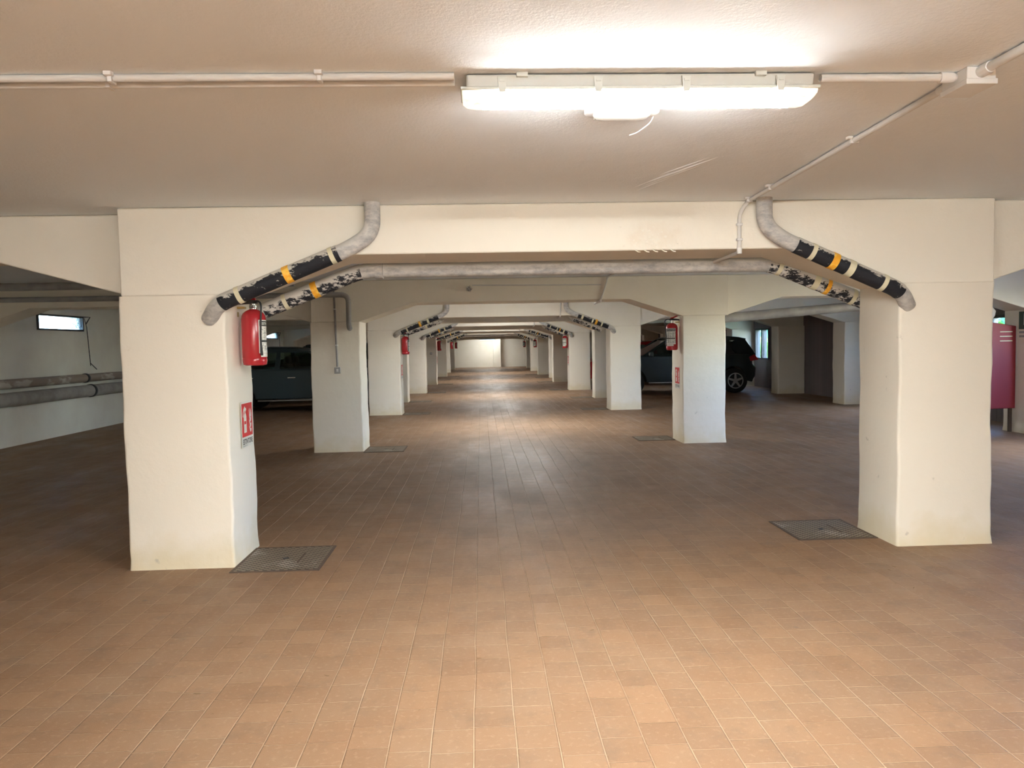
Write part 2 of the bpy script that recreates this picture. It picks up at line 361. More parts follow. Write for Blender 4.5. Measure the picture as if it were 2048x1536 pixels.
def smooth_path(pts, rad=.08, n=6):
    pts = [Vector(p) for p in pts]; out = [pts[0]]
    for i in range(1, len(pts)-1):
        a, b, c = pts[i-1], pts[i], pts[i+1]
        r = min(rad, (a-b).length*.49, (c-b).length*.49)
        p0 = b + (a-b).normalized()*r; p2 = b + (c-b).normalized()*r
        for k in range(n+1):
            t = k/n; out.append(p0*(1-t)**2 + b*2*t*(1-t) + p2*t*t)
    out.append(pts[-1])
    return out
def resample(path, step=.02):
    out = [path[0]]
    for a, b in zip(path, path[1:]):
        L = (b-a).length; k = max(1, int(L/step))
        for i in range(1, k+1): out.append(a.lerp(b, i/k))
    return out

# ------------------------------------------------------------------ building data
ZC, ZB, ZH = 2.395, 2.07, 1.82       # ceiling, beam soffit, haunch foot
XWL, XWR = -7.48, 8.72
# row: y front, left inner x, right inner x, depth
ROWS = [(5.04,-1.68,2.87,.55),(10.57,-1.68,2.87,.60),(16.18,-1.73,2.81,.58),(19.87,-1.94,3.03,.5),(23.58,-1.73,2.79,.55),
        (28.9,-1.70,2.80,.55),(32.65,-1.95,3.0,.5),(36.45,-1.66,2.78,.55),(41.95,-1.71,2.79,.55),(47.4,-1.65,2.89,.55)]
PW = .67
YB, YE = -6.5, 51.2
# ------------------------------------------------------------------ shell
fl = MB().box(XWL-.3, XWR+.3, YB-.3, YE+.3, -.2, 0).build('floor', M['floor']); struct(fl)
ce = MB().box(XWL-.3, XWR+.3, YB-.3, YE+.3, ZC, ZC+.25).build('ceiling', M['ceil']); struct(ce)
def wall_open(name, x0, x1, y0, y1, holes, m):
    """wall along y with rectangular openings (ya, yb, za, zb), built as one mesh"""
    b = MB(); y = y0
    for ya, yb, za, zb in sorted(holes):
        b.box(x0, x1, y, ya, 0, ZC)
        if za > 0: b.box(x0, x1, ya, yb, 0, za)
        b.box(x0, x1, ya, yb, zb, ZC)
        y = yb
    b.box(x0, x1, y, y1, 0, ZC); return struct(b.build(name, m))
WL = [(13.02,14.48,1.87,2.15),(26.55,28.05,1.85,2.10),(33.9,35.3,1.87,2.1)]
WR = [(11.6,15.3,.95,1.80),(22.35,23.45,.86,1.82)]
DAYLIGHT_GAP = (6.3, 8.9)          # unglazed opening added high in the right wall, out of view, to admit daylight
wall_open('wall_left', XWL-.3, XWL, YB, YE, WL, M['base_wall'])
wall_open('wall_right', XWR, XWR+.12, YB, YE, WR+[(DAYLIGHT_GAP[0],DAYLIGHT_GAP[1],1.35,2.0)], M['boards'])
struct(MB().box(XWL-.3, XWR+.3, YE, YE+.3, 0, ZC).build('wall_far', M['wall']))
struct(MB().box(XWL-.3, XWR+.3, YB-.3, YB, 0, ZC).build('wall_back', M['wall']))
# shallow pier on the far wall with a groove of shade beside it
struct(MB().box(.85, 1.36, YE-.5, YE, 0, ZC).build('trim_1', M['wall'], bevel=.01))
# windows of the left wall: frosted hopper panes with an iron frame and a pull rod
for i, (ya, yb, za, zb) in enumerate(WL):
    root = bpy.data.objects.new('window_%d' % (i+1), None); COL.objects.link(root); root.location = (XWL, ya, za); struct(root)
    L_ = yb-ya; h = zb-za
    f = MB(); t = .03
    f.box(-.06,.03,0,L_,0,t); f.box(-.06,.03,0,L_,h-t,h); f.box(-.06,.03,0,t,t,h-t); f.box(-.06,.03,L_-t,L_,t,h-t)
    f.build('window_frame', M['frame'], root)
    MB().box(-.02,-.012,t,L_-t,t,h-t).build('window_pane', M['frost'], root)
    rod = MB(); rod.tube([(.05,L_-.02,h-.03),(.06,L_+.04,h*.3),(.07,L_+.1,-.65)], .008, 6); rod.tube([(.07,L_+.1,-.60),(.09,L_+.28,-.72)], .008, 6)
    rod.tube([(.02,L_-.02,h-.01),(.09,L_+.12,h-.01),(.06,L_+.02,h-.14)], .012, 6)
    rod.build('pull_rod', M['frame'], root)
# windows of the right wall
for i, (ya, yb, za, zb) in enumerate(WR):
    root = bpy.data.objects.new('window_%d' % (i+4), None); COL.objects.link(root); root.location = (XWR, ya, za); struct(root)
    L_ = yb-ya; h = zb-za; f = MB(); t = .05
    f.box(-.03,.12,0,L_,0,t); f.box(-.03,.12,0,L_,h-t,h); f.box(-.03,.12,0,t,t,h-t); f.box(-.03,.12,L_-t,L_,t,h-t)
    nm = max(1, round(L_/.9)-1)
    for k in range(1, nm+1): f.box(-.03,.12,L_*k/(nm+1)-.045,L_*k/(nm+1)+.045,t,h-t)
    f.build('window_frame', M['frame'], root)
    MB().box(.04,.046,t,L_-t,t,h-t).build('window_pane', M['glass'], root)
# ------------------------------------------------------------------ pillars
def rring(x0, x1, y0, y1, z, r, k=4):
    out = []
    for cx, cy, a0 in ((x1-r,y1-r,0),(x0+r,y1-r,PI/2),(x0+r,y0+r,PI),(x1-r,y0+r,3*PI/2)):
        for i in range(k+1):
            a = a0 + PI/2*i/k; out.append((cx+r*math.cos(a), cy+r*math.sin(a), z))
    return out
def pillar_mesh(x0, x1, y0, y1, z1, parent=None, jit=.004, name='pillar'):
    b = MB(); nz = 26; n = 20; rnd = random.Random(int((x0+y0)*100))
    ph = [[rnd.uniform(0, 6.28) for _ in range(3)] for _ in range(4)]
    for k in range(nz+1):
        z = z1*k/nz; d = [jit*(math.sin(z*3.1+ph[i][0])+.6*math.sin(z*9+ph[i][1])+.4*math.sin(z*23+ph[i][2])) for i in range(4)]
        fl_ = .006 if k == 0 else 0
        b.v += rring(x0+d[0]-fl_, x1+d[1]+fl_, y0+d[2]-fl_, y1+d[3]+fl_, z, .02)
    for k in range(nz):
        for i in range(n):
            j = (i+1) % n; b.f.append((k*n+i, k*n+j, (k+1)*n+j, (k+1)*n+i))
    b.f.append(tuple(reversed(range(n)))); b.f.append(tuple(nz*n+i for i in range(n)))
    o = b.build(name, M['pillar'], parent)
    for p in o.data.polygons: p.use_smooth = True
    o.data.set_sharp_from_angle(angle=math.radians(60))
    return o
ordn = ['nearest','second','third','fourth','fifth','sixth','seventh','eighth','ninth','farthest']
PLAB = {
 (0,0): 'wide white plastered pillar nearest the camera on the left, red extinguisher on its side',
 (0,1): 'wide white plastered pillar nearest the camera on the right, patch of damp at its foot',
 (1,0): 'grey-shaded pillar on the left with a light switch and conduit on its face',
 (1,1): 'grey-shaded pillar on the right in front of the black car, extinguisher hung on its side'}
for i, (y, xl, xr, d) in enumerate(ROWS):
    for sd in (0, 1):
        x0, x1 = (xl-PW-.02, xl) if sd == 0 else (xr, xr+PW)
        if (i, sd) == (1, 1): x1 = xr+.62
        o = pillar_mesh(x0, x1, y, y+d, ZH)
        lab = PLAB.get((i, sd)) or 'white plastered pillar, %s from the camera in the row %s of the aisle' % (ordn[i], 'left' if sd == 0 else 'right')
        tag(o, lab, 'pillar', 'square pillars lining the driving aisle')
    for sd in (0, 1):                                            # half-engaged outer pillars
        x0, x1, zt = (XWL-.01, -7.1, 1.79) if sd == 0 else (8.0, XWR+.01, ZH)
        o = pillar_mesh(x0, x1, y+.02, y+d, zt)
        tag(o, 'white wall pillar against the %s wall, %s from the camera' % (('left plastered' if sd == 0 else 'dark boarded right'), ordn[i]), 'pillar', 'pillars built against the side walls')
# ------------------------------------------------------------------ beams
def beam(i, y, xl, xr, d):
    zb = 1.87 if i == 9 else ZB; zh = 1.80 if i == 9 else ZH
    xo0, xo1 = xl-PW, xr+PW
    b = MB(); hl = .75
    b.prism([(xo0,zh),(xl,zh),(xl+hl,zb),(xr-hl,zb),(xr,zh),(xo1,zh),(xo1,ZC),(xo0,ZC)], y, y+d)
    rl, rr = (.235,.10) if i == 0 else (.07,.06)
    b.prism([(XWL,ZC),(XWL,1.70),(-7.1,1.79),(-6.2,ZB+.02),(xo0-.95,ZB+.02),(xo0+.02,ZH),(xo0+.02,ZC)], y+rl, y+d-.02)
    b.prism([(xo1-.02,ZC),(xo1-.02,ZH),(xo1+.80,ZB),(7.2,ZB),(8.0,ZH),(XWR,ZH-.02),(XWR,ZC)], y+rr, y+d-.02)
    o = b.build('ceiling_beam', M['peel'] if i == 0 else M['wall'], bevel=.012)
    lab = ['white haunched beam spanning the aisle on the two nearest pillars, peeling patch right of centre',
           'shaded grey haunched beam over the second pair of pillars, small fitting on its face'][i] if i < 2 else 'white haunched ceiling beam over the %s row of pillars from the camera' % ordn[i]
    return tag(o, lab, 'beam', 'haunched beams crossing the garage')
BEAMS = [beam(i, *r) for i, r in enumerate(ROWS)]
# peeled plaster crumbs on the first beam face
pm = MB(); rp = random.Random(3)
for k in range(46):
    a = rp.gauss(0, 1); x = 1.16+.16*a*.7; z = 2.085+abs(rp.gauss(0,.07)); r = rp.uniform(.004,.012)
    p = [(x+r*math.cos(t)*rp.uniform(.6,1.6), 5.038-rp.uniform(0,.004), z+r*math.sin(t)*rp.uniform(.4,1.1)) for t in [0,1.2,2.4,3.6,5]]
    pm.quad(*p)
for k in range(5): 
    x = 1.05+k*.06; pm.tube([(x,5.04,2.075),(x+.02,5.032,2.06),(x+.035,5.03,2.058)], .0025, 5)
pm.build('plaster_flakes', M['wall'], BEAMS[0], solid=.003)
# trowel ridges on the ceiling
rg = MB()
def ridge(pts, r): 
    n = len(pts); rg.tube([(x,y,ZC+r*.3) for x,y in pts], [r*math.sin(PI*(k+.3)/(n-.4)) for k in range(n)], 6)
for off, r, a0, a1 in ((0,.008,0,1),(.035,.006,.1,.8),(-.04,.005,.3,.9),(.07,.004,0,.45)):
    ridge([(.93+.34*t+off*.6, 4.7-.9*t**.8+off, ) for t in [a0+(a1-a0)*k/8 for k in range(9)]], r)
rg.build('plaster_ridge', M['ceil'], ce, smooth=True)
# ------------------------------------------------------------------ light fixtures
def fixture(loc, label, dm='diff', L_=1.27, W=.15):
    root = empty('strip_light', loc, label, 'light', 'waterproof strip lights under the ceiling')
    h = L_/2; b = MB()
    b.prism([(-W/2+.012,-.045),(W/2-.012,-.045),(W/2-.004,0),(-W/2+.004,0)], -h+.02, h-.02, 'x')
    b.build('housing', M['grey_plastic'], root, bevel=.008)
    MB().box(-h, h, -W/2, W/2, -.054, -.043).build('rim', M['clip'], root, bevel=.003)
    prof = [(-W/2+.006,-.054),(-W/2+.014,-.078),(-W/2+.04,-.09),(W/2-.04,-.09),(W/2-.014,-.078),(W/2-.006,-.054)]
    df = MB().prism(prof, -h+.075, h-.075, 'x').build('diffuser', M[dm], root)
    if dm == 'diff':
        df.data.materials.append(M['diff_side'])
        for p in df.data.polygons:
            if abs(p.normal.y) > .8: p.material_index = 1
    for s in (-1, 1):
        e = MB(); n = len(prof); k0 = len(e.v)
        for xx, sc in ((s*(h-.075),1),(s*(h-.05),1),(s*(h-.02),.86),(s*(h-.006),.5)):
            for p, q in prof: e.v.append((xx, p*(.9+.1*sc), -.054+(q+.054)*sc))
        for k in range(3):
            for i in range(n):
                j = (i+1) % n; e.f.append((k*n+i, k*n+j, (k+1)*n+j, (k+1)*n+i))
        e.f.append(tuple(range(n))); e.f.append(tuple(3*n+i for i in range(n)))
        e.build('diffuser_end', M['diff_end'], root, smooth=True)
    for cx in (-.49,-.155,.155,.49):
        for s in (-1, 1):
            c = MB(); y = s*(W/2+.002)
            c.prism([(cx-.016,-.012),(cx+.016,-.012),(cx+.013,-.05),(cx+.010,-.064),(cx-.010,-.064),(cx-.013,-.05)], y-.004, y+.004)
            c.box(cx-.009,cx+.009,y-.007*1,y+.007,-.03,-.022)
            c.build('clip', M['clip'], root, bevel=.001)
    for cx in (-.42,.42):
        MB().box(cx-.02,cx+.02,-W/2-.006,W/2+.006,-.012,.004).build('bracket', M['clip'], root, bevel=.002)
    return root
fixture((.585,2.722,ZC-.004), 'large glowing strip light on the ceiling right above the camera end of the aisle')
for y, k in ((13.4,'between the second and third beams'),(21.7,'between the fourth and fifth beams'),(30.8,'between the sixth and seventh beams'),(39.3,'between the eighth and ninth beams')):
    fixture((.585,y,ZC-.004), 'glowing strip light hidden up %s' % k)
fixture((.5,49.7,ZC-.004), 'added strip light hidden above the last bay, brightening the far wall', dm='diff_weak')  # unseen lamp added to brighten the far wall
fixture((.585,-1.5,ZC-.004), 'added fill strip light behind the camera', dm='diff_fill')  # unseen lamp added to brighten the front pillars
fixture((.585,-5.0,ZC-.004), 'added fill strip light near the back wall behind the camera', dm='diff_fill')  # second unseen fill lamp, added for the same pillars
fx = fixture((.45,47.318,1.90), 'faint bluish strip light under the last beam before the far wall', dm='diff_far', L_=1.0)
# emergency lamp
em = empty('emergency_light', (.585,3.03,ZC), 'small unlit oval emergency lamp just beyond the big strip light', 'light')
b = MB(); b.v += rring(-.15,.15,-.06,.06,0,.055,6) + rring(-.15,.15,-.06,.06,-.025,.055,6) + rring(-.143,.143,-.053,.053,-.03,.048,6)
def skin(b, n, k, cap=True):
    for r in range(k-1):
        for i in range(n):
            j = (i+1) % n; b.f.append((r*n+i, r*n+j, (r+1)*n+j, (r+1)*n+i))
    b.f.append(tuple(range(n))); b.f.append(tuple((k-1)*n+i for i in range(n)))
skin(b, 28, 3); b.build('base', M['white_plastic'], em, smooth=True)
b = MB()
for s, z in ((1,-.03),(.97,-.038),(.86,-.046),(.6,-.05)): b.v += [(x*s,y*s,z) for x,y,_ in rring(-.115,.115,-.045,.045,z,.035,6)]
skin(b, 28, 4); b.build('lens', M['em_lens'], em, smooth=True)
for cx in (-.1,.1):
    for s in (-1,1): MB().box(cx-.006,cx+.006,s*.05-.006,s*.05+.006,-.036,-.024).build('screw_lug', M['clip'], em)
MB().tube(smooth_path([(.12,-.03,-.05),(.115,0,-.065),(.075,.07,-.085),(.055,.12,-.08)],.04), .0022, 6).build('loose_wire', M['white_plastic'], em, smooth=True)
# ------------------------------------------------------------------ conduits
def conduit(pts, r, label, clips=(), rad=.05, group='painted conduits on the ceiling', fittings=(), mt='cond'):
    root = empty('conduit', pts[0], label, 'conduit', group)
    P = [Vector(p)-Vector(pts[0]) for p in pts]
    MB().tube(resample(smooth_path(P, rad), .1), r, 12).build('tube', M[mt], root, smooth=True)
    for c, ax in clips:
        q = Vector(c)-Vector(pts[0]); b = MB()
        if ax == 'x': b.box(q.x-.008,q.x+.008,q.y-r-.007,q.y+r+.007,q.z-r-.005,q.z+r+.003); b.box(q.x-.014,q.x+.014,q.y-r-.022,q.y-r,q.z,q.z+r+.004)
        elif ax == 'y': b.box(q.x-r-.007,q.x+r+.007,q.y-.008,q.y+.008,q.z-r-.005,q.z+r+.003); b.box(q.x-r-.022,q.x-r,q.y-.014,q.y+.014,q.z,q.z+r+.004)
        else: b.box(q.x-r-.006,q.x+r+.006,q.y-r-.004,q.y+r+.003,q.z-.008,q.z+.008)
        b.build('conduit_clip', M['white_plastic'], root, bevel=.003)
    for c, dvec, ln in fittings:
        q = Vector(c)-Vector(pts[0]); dv = Vector(dvec)
        MB().tube([q, q+dv*ln*.5, q+dv*ln], [r*1.35,r*1.35,r*1.25], 12).build('fitting', M['white_plastic'], root, smooth=True)
    return root
zr = ZC-.013
conduit([(XWL,2.648,zr),(-.07,2.648,zr)], .0125, 'upper of two thin parallel conduits running left from the strip light', [((-1.23,2.648,zr),'x'),((-.53,2.648,zr),'x')])
conduit([(XWL,2.70,zr-.002),(-.07,2.70,zr-.002)], .0145, 'lower of two thin parallel conduits running left from the strip light', [((-1.26,2.70,zr),'x')])
conduit([(1.23,2.675,zr-.004),(1.725,2.675,zr-.004)], .014, 'short conduit between the strip light and the junction box', [], fittings=[((1.665,2.675,zr-.004),(1,0,0),.05)])
jb = empty('junction_box', (1.777,2.683,ZC), 'white square junction box on the ceiling at upper right', 'box')
MB().box(-.053,.053,-.073,.073,-.045,0).build('box_body', M['white_plastic'], jb, bevel=.004)
MB().box(-.057,.057,-.077,.077,-.062,-.042).build('lid', M['white_plastic'], jb, bevel=.003)
conduit([(1.775,2.61,zr-.006),(1.76,YB,zr-.006)], .016, 'conduit running from the junction box out of the top right corner of the view', [], fittings=[((1.775,2.61,zr-.006),(0,-1,0),.05)])
conduit([(1.757,2.755,zr-.004),(1.80,4.985,zr-.004),(1.755,5.018,2.30),(1.755,5.02,2.045),(1.77,5.62,2.045)], .013,
        'long pale conduit running from the junction box along the ceiling and down the nearest beam', [((1.772,3.5,zr),'y'),((1.79,4.55,zr),'y'),((1.795,4.93,zr),'y'),((1.755,5.02,2.23),'z'),((1.755,5.02,2.13),'z')],
        rad=.06, fittings=[((1.755,2.76,zr-.004),(0,1,0),.06),((1.755,5.02,2.075),(0,0,-1),.04)])
conduit([(1.79,5.66,zr),(1.80,10.53,zr),(1.79,10.55,2.30),(1.70,10.55,2.05),(1.72,11.2,2.045)], .013, 'thin conduit running down the second beam face right of centre', rad=.06, fittings=[((1.70,10.55,2.07),(0,0,-1),.04)])
conduit([(1.75,11.2,zr),(1.74,16.14,zr),(1.74,16.16,2.30),(1.73,16.16,2.045),(1.74,16.8,2.045)], .014, 'thin conduit running down the third beam face beside the taped pipe', rad=.06)
for i in (4, 6, 8):
    y = ROWS[i][0]; x = 1.70
    conduit([(x,y-3,zr),(x,y-.03,zr),(x,y-.02,2.3),(x,y-.02,ZB-.02),(x,y+.6,ZB-.02)], .016, 'thin conduit running down the %s beam from the camera' % ordn[i], rad=.06)
# light switch with its drop on pillar two
conduit([(-2.021,10.555,2.39),(-2.0,10.555,1.20)], .014, 'vertical conduit dropping to the light switch on the left grey pillar', [((-2.015,10.555,2.0),'z'),((-2.005,10.555,1.5),'z')], group='switch conduits', mt='pipe_grey')
def switch(x, y, z, label):
    r = empty('light_switch', (x,y,z), label, 'switch', 'surface light switches')
    MB().box(-.042,.042,-.035,0,-.045,.045).build('switch_box', M['pipe_grey'], r, bevel=.006)
    MB().box(-.013,.013,-.043,-.034,-.02,.02).build('rocker', M['white_plastic'], r, bevel=.003)
switch(-2.0, 10.572, 1.15, 'small grey light switch box on the left grey pillar')
switch(-1.9, 28.902, 1.2, 'tiny grey switch box on the sixth left pillar under an extinguisher')
# small fitting and cable run on beam 2
sn = empty('alarm_sensor', (-.142,10.57,2.25), 'small dark spiky fitting on the face of the second beam', 'sensor')
MB().lathe([(.001,-.06),(.03,-.055),(.036,-.03),(.03,0)], 14, axis='y').build('sensor_body', M['pipe_grey'], sn, smooth=True)
b = MB()
for a in range(5): b.tube([(0,-.05,0),(.045*math.cos(a*1.3),-.075,.045*math.sin(a*1.3))], .006, 5)
b.build('prong', M['chrome'], sn)
conduit([(-.1,10.562,2.30),(1.72,10.562,2.28)], .007, 'thin cable run crossing the second beam from the small fitting', group='cables', rad=.02)
# ------------------------------------------------------------------ drain pipes
def drain(pts, r, label, body='pipe_paint', wrap=None, bands=(), rad=.09, collars=(), group='drain pipes on the beams', wrapmat='wrap'):
    path = resample(smooth_path(pts, rad), .015 if r > .03 else .03)
    o0 = Vector(pts[0]); path = [p-o0 for p in path]
    root = empty('drain_pipe', o0, label, 'pipe', group)
    MB().tube(path, r, 18).build('pipe_body', M[body], root, smooth=True)
    def sect(xa, xb, rr, name, mt):
        lo, hi = sorted((xa-o0.x, xb-o0.x)); lim = r*1.2
        seg = [p for k, p in enumerate(path) if lo <= p.x <= hi and k > 0 and k < len(path)-1 and abs((path[k+1]-path[k-1]).x) > .3*(path[k+1]-path[k-1]).length]
        if len(seg) > 1: MB().tube(seg, rr, 18).build(name, M[mt], root, smooth=True)
    for xa, xb in (wrap or ()): sect(xa, xb, r+.003, 'black_wrap', wrapmat)
    for x, wd, c in bands: sect(x-wd, x+wd, r+.006, c+'_tape', c)
    for p, ax in collars:
        q = Vector(p)-o0
        MB().lathe([(r+.001,-.03),(r+.012,-.028),(r+.012,.028),(r+.001,.03)], 18, c=q, axis=ax).build('collar', M[body], root, smooth=True)
    return root
Yf = 4.965
drain([(-.685,Yf,ZC),(-.685,Yf,2.20),(-.83,Yf,2.105),(-1.70,Yf,1.755),(-1.79,5.06,1.66)], .052, 'taped drain pipe slanting down the nearest beam above the red extinguisher', wrap=[(-.90,-1.68)],
      bands=[(-.95,.022,'cream'),(-1.235,.026,'orange'),(-1.555,.024,'cream')], rad=.13)
drain([(1.905,Yf,ZC),(1.905,Yf,2.22),(2.02,Yf,2.125),(2.84,Yf,1.765),(2.94,5.06,1.67)], .052, 'taped drain pipe slanting down the nearest beam to the right pillar', wrap=[(2.11,2.84)],
      bands=[(2.23,.022,'cream'),(2.37,.024,'orange'),(2.48,.022,'cream'),(2.71,.022,'cream')], rad=.13)
drain([(-1.62,5.66,1.735),(-.86,5.66,2.03),(2.22,5.66,2.03),(2.95,5.66,1.73)], .056, 'long pale drain pipe crossing behind the nearest beam, its taped ends slanting down', wrap=[(-1.6,-.86),(2.2,2.95)], wrapmat='wrap_heavy',
      bands=[(-1.215,.024,'orange'),(-1.44,.022,'cream'),(2.28,.02,'cream'),(2.56,.022,'cream'),(2.65,.022,'orange'),(2.85,.022,'cream')], rad=.1, collars=[((-.74,5.66,2.03),'x')])
drain([(-7.3,10.50,2.20),(-1.81,10.50,2.195),(-1.815,10.50,1.76),(-1.815,10.6,1.72)], .036, 'thin grey pipe along the second beam on the left, its end bent down the pillar', body='pipe_grey', rad=.11, group='grey pipes on the second beam')
drain([(3.40,11.26,1.78),(8.0,11.26,2.09)], .072, 'thick grey drain pipe sloping behind the second right pillar', body='pipe_grey', group='grey pipes on the second beam')
drain([(5.50,10.9,1.995),(8.0,10.9,2.03)], .04, 'short thin dark pipe above the sloping drain pipe at right', body='pipe_grey', group='grey pipes on the second beam')
drain([(-7.4,5.7,2.3),(-2.4,5.75,2.2)], .06, 'grey pipe up behind the nearest beam in the left bay', body='pipe_grey', group='grey pipes in the left bay')
drain([(-7.3,9.9,2.32),(-2.4,9.9,2.32)], .05, 'grey pipe close under the ceiling of the left bay', body='pipe_grey', group='grey pipes in the left bay')
for i in (2, 4, 6, 8):
    y, xl, xr, d = ROWS[i]; yy = y-.075; n = ordn[i]
    drain([(-.70,yy,ZC),(-.70,yy,2.20),(-.84,yy,2.11),(xl-.02,yy,1.765),(xl-.09,y+.03,1.70)], .052, 'taped drain pipe slanting down the left of the %s beam' % n, body='pipe_paint', wrap=[(-.88,xl+.03)],
          bands=[(-1.11,.024,'cream'),(-1.28,.026,'orange'),(-1.56,.022,'cream')], rad=.13)
    drain([(1.85,yy,ZC),(1.85,yy,2.20),(2.0,yy,2.11),(xr+.02,yy,1.79),(xr+.09,y+.03,1.70)], .052, 'taped drain pipe slanting down the right of the %s beam' % n, wrap=[(2.1,xr-.03)],
          bands=[(2.2,.022,'cream'),(2.42,.022,'cream'),(2.50,.024,'orange'),(2.62,.022,'cream')], rad=.13)
    yb_ = y+d+.06
    if i < 8:
        drain([(xl+.08,yb_,1.76),(-.86,yb_,2.03),(-.80,yb_-.04,2.12)], .054, 'dark taped pipe stub behind the left of the %s beam' % n, wrap=[(xl+.1,-.9)], wrapmat='wrap_heavy', bands=[(-1.2,.024,'cream')], rad=.05)
        drain([(2.0,yb_-.04,2.12),(2.06,yb_,2.03),(xr-.08,yb_,1.76)], .054, 'dark taped pipe stub behind the right of the %s beam' % n, wrap=[(2.1,xr-.1)], wrapmat='wrap_heavy', bands=[(2.5,.022,'cream')], rad=.05)
        continue
    drain([(xl+.08,yb_,1.76),(-.86,yb_,2.03),(2.1,yb_,2.03),(xr-.08,yb_,1.76)], .054, 'pale drain pipe crossing behind the %s beam' % n, wrap=[(xl+.1,-.86),(2.1,xr-.1)], wrapmat='wrap_heavy', bands=[(-1.2,.024,'cream'),(2.5,.022,'cream')], rad=.1)
# wall pipes of the left wall
def wall_pipe(z, r, m, label, ys):
    root = empty('wall_pipe', (XWL+r+.03, YB, z), label, 'pipe', 'big pipes along the left wall')
    MB().tube([(0,0,0),(0,YE-YB,0)], r, 20).build('pipe_body', M[m], root, smooth=True)
    for y in ys: MB().lathe([(r+.002,-.04),(r+.012,-.03),(r+.012,.03),(r+.002,.04)], 20, c=(0,y-YB,0), axis='y').build('collar', M['black'], root, smooth=True)
    for y in ys: MB().box(-r-.03, -r+.02, y-YB-.02, y-YB+.02, -.05, .05).build('bracket', M['iron'], root)
wall_pipe(1.0, .075, 'pipe_rust', 'upper rusty brown pipe along the left wall', (14.3,))
wall_pipe(.76, .11, 'pipe_dull', 'lower thick grey pipe along the left wall', (14.4,))
# ------------------------------------------------------------------ manhole covers
def cover(x0, x1, y0, y1, label):
    r = empty('manhole_cover', ((x0+x1)/2,(y0+y1)/2,0), label, 'cover', 'chequer plate covers in the floor')
    hx, hy = (x1-x0)/2, (y1-y0)/2; t = .018
    MB().box(-hx+t,hx-t,-hy+t,hy-t,0,.006).build('plate', M['plate'], r, bevel=.002)
    f = MB(); f.box(-hx,hx,-hy,-hy+t,0,.007); f.box(-hx,hx,hy-t,hy,0,.007); f.box(-hx,-hx+t,-hy+t,hy-t,0,.007); f.box(hx-t,hx,-hy+t,hy-t,0,.007)
    f.build('rim', M['iron'], r)
    MB().lathe([(.001,.0075),(.022,.0075),(.022,.006)], 14).build('lift_hole', M['black'], r)
    MB().box(.10,.112,-.12,.12,.0062,.009).build('bar', M['iron'], r)
cover(-1.672,-1.09,4.90,5.50, 'chequer plate floor cover beside the nearest left pillar')
cover(2.27,2.85,5.26,5.84, 'chequer plate floor cover beside the nearest right pillar')
cover(-1.66,-1.10,10.44,11.03, 'dark grid floor cover beside the second left pillar')
cover(2.31,2.86,10.95,11.45, 'dark floor cover beside the second right pillar')
for i in range(2, 8):
    y, xl, xr, d = ROWS[i]
    cover(xl+.03, xl+.6, y-.05, y+.5, 'dark floor cover beside the %s left pillar' % ordn[i])
    cover(xr-.6, xr-.03, y+.1, y+.65, 'dark floor cover beside the %s right pillar' % ordn[i])
# ------------------------------------------------------------------ lettering
def text_mesh(txt, h, w_, m, parent, name='lettering', loc=(0,0,0), rot=(0,0,0), depth=.0006, bold=.0):
    cu = bpy.data.curves.new(name, 'FONT'); cu.body = txt; cu.size = 1; cu.align_x = 'CENTER'; cu.align_y = 'CENTER'; cu.extrude = .0; cu.offset = bold
    to = bpy.data.objects.new('tmp_text', cu); COL.objects.link(to)
    dg = bpy.context.evaluated_depsgraph_get(); me = bpy.data.meshes.new_from_object(to.evaluated_get(dg))
    bpy.data.objects.remove(to); bpy.data.curves.remove(cu)
    xs = [v.co.x for v in me.vertices]; ys = [v.co.y for v in me.vertices]
    sx = w_/(max(xs)-min(xs)); sy = h/(max(ys)-min(ys)); cx = (max(xs)+min(xs))/2; cy = (max(ys)+min(ys))/2
    R = Matrix.Rotation(rot[2],4,'Z') @ Matrix.Rotation(rot[0],4,'X')
    for v in me.vertices: v.co = R @ Vector(((v.co.x-cx)*sx, (v.co.y-cy)*sy, 0)) + Vector(loc)
    me.materials.clear(); me.materials.append(m); o = bpy.data.objects.new(name, me); COL.objects.link(o); o.parent = parent
    return o
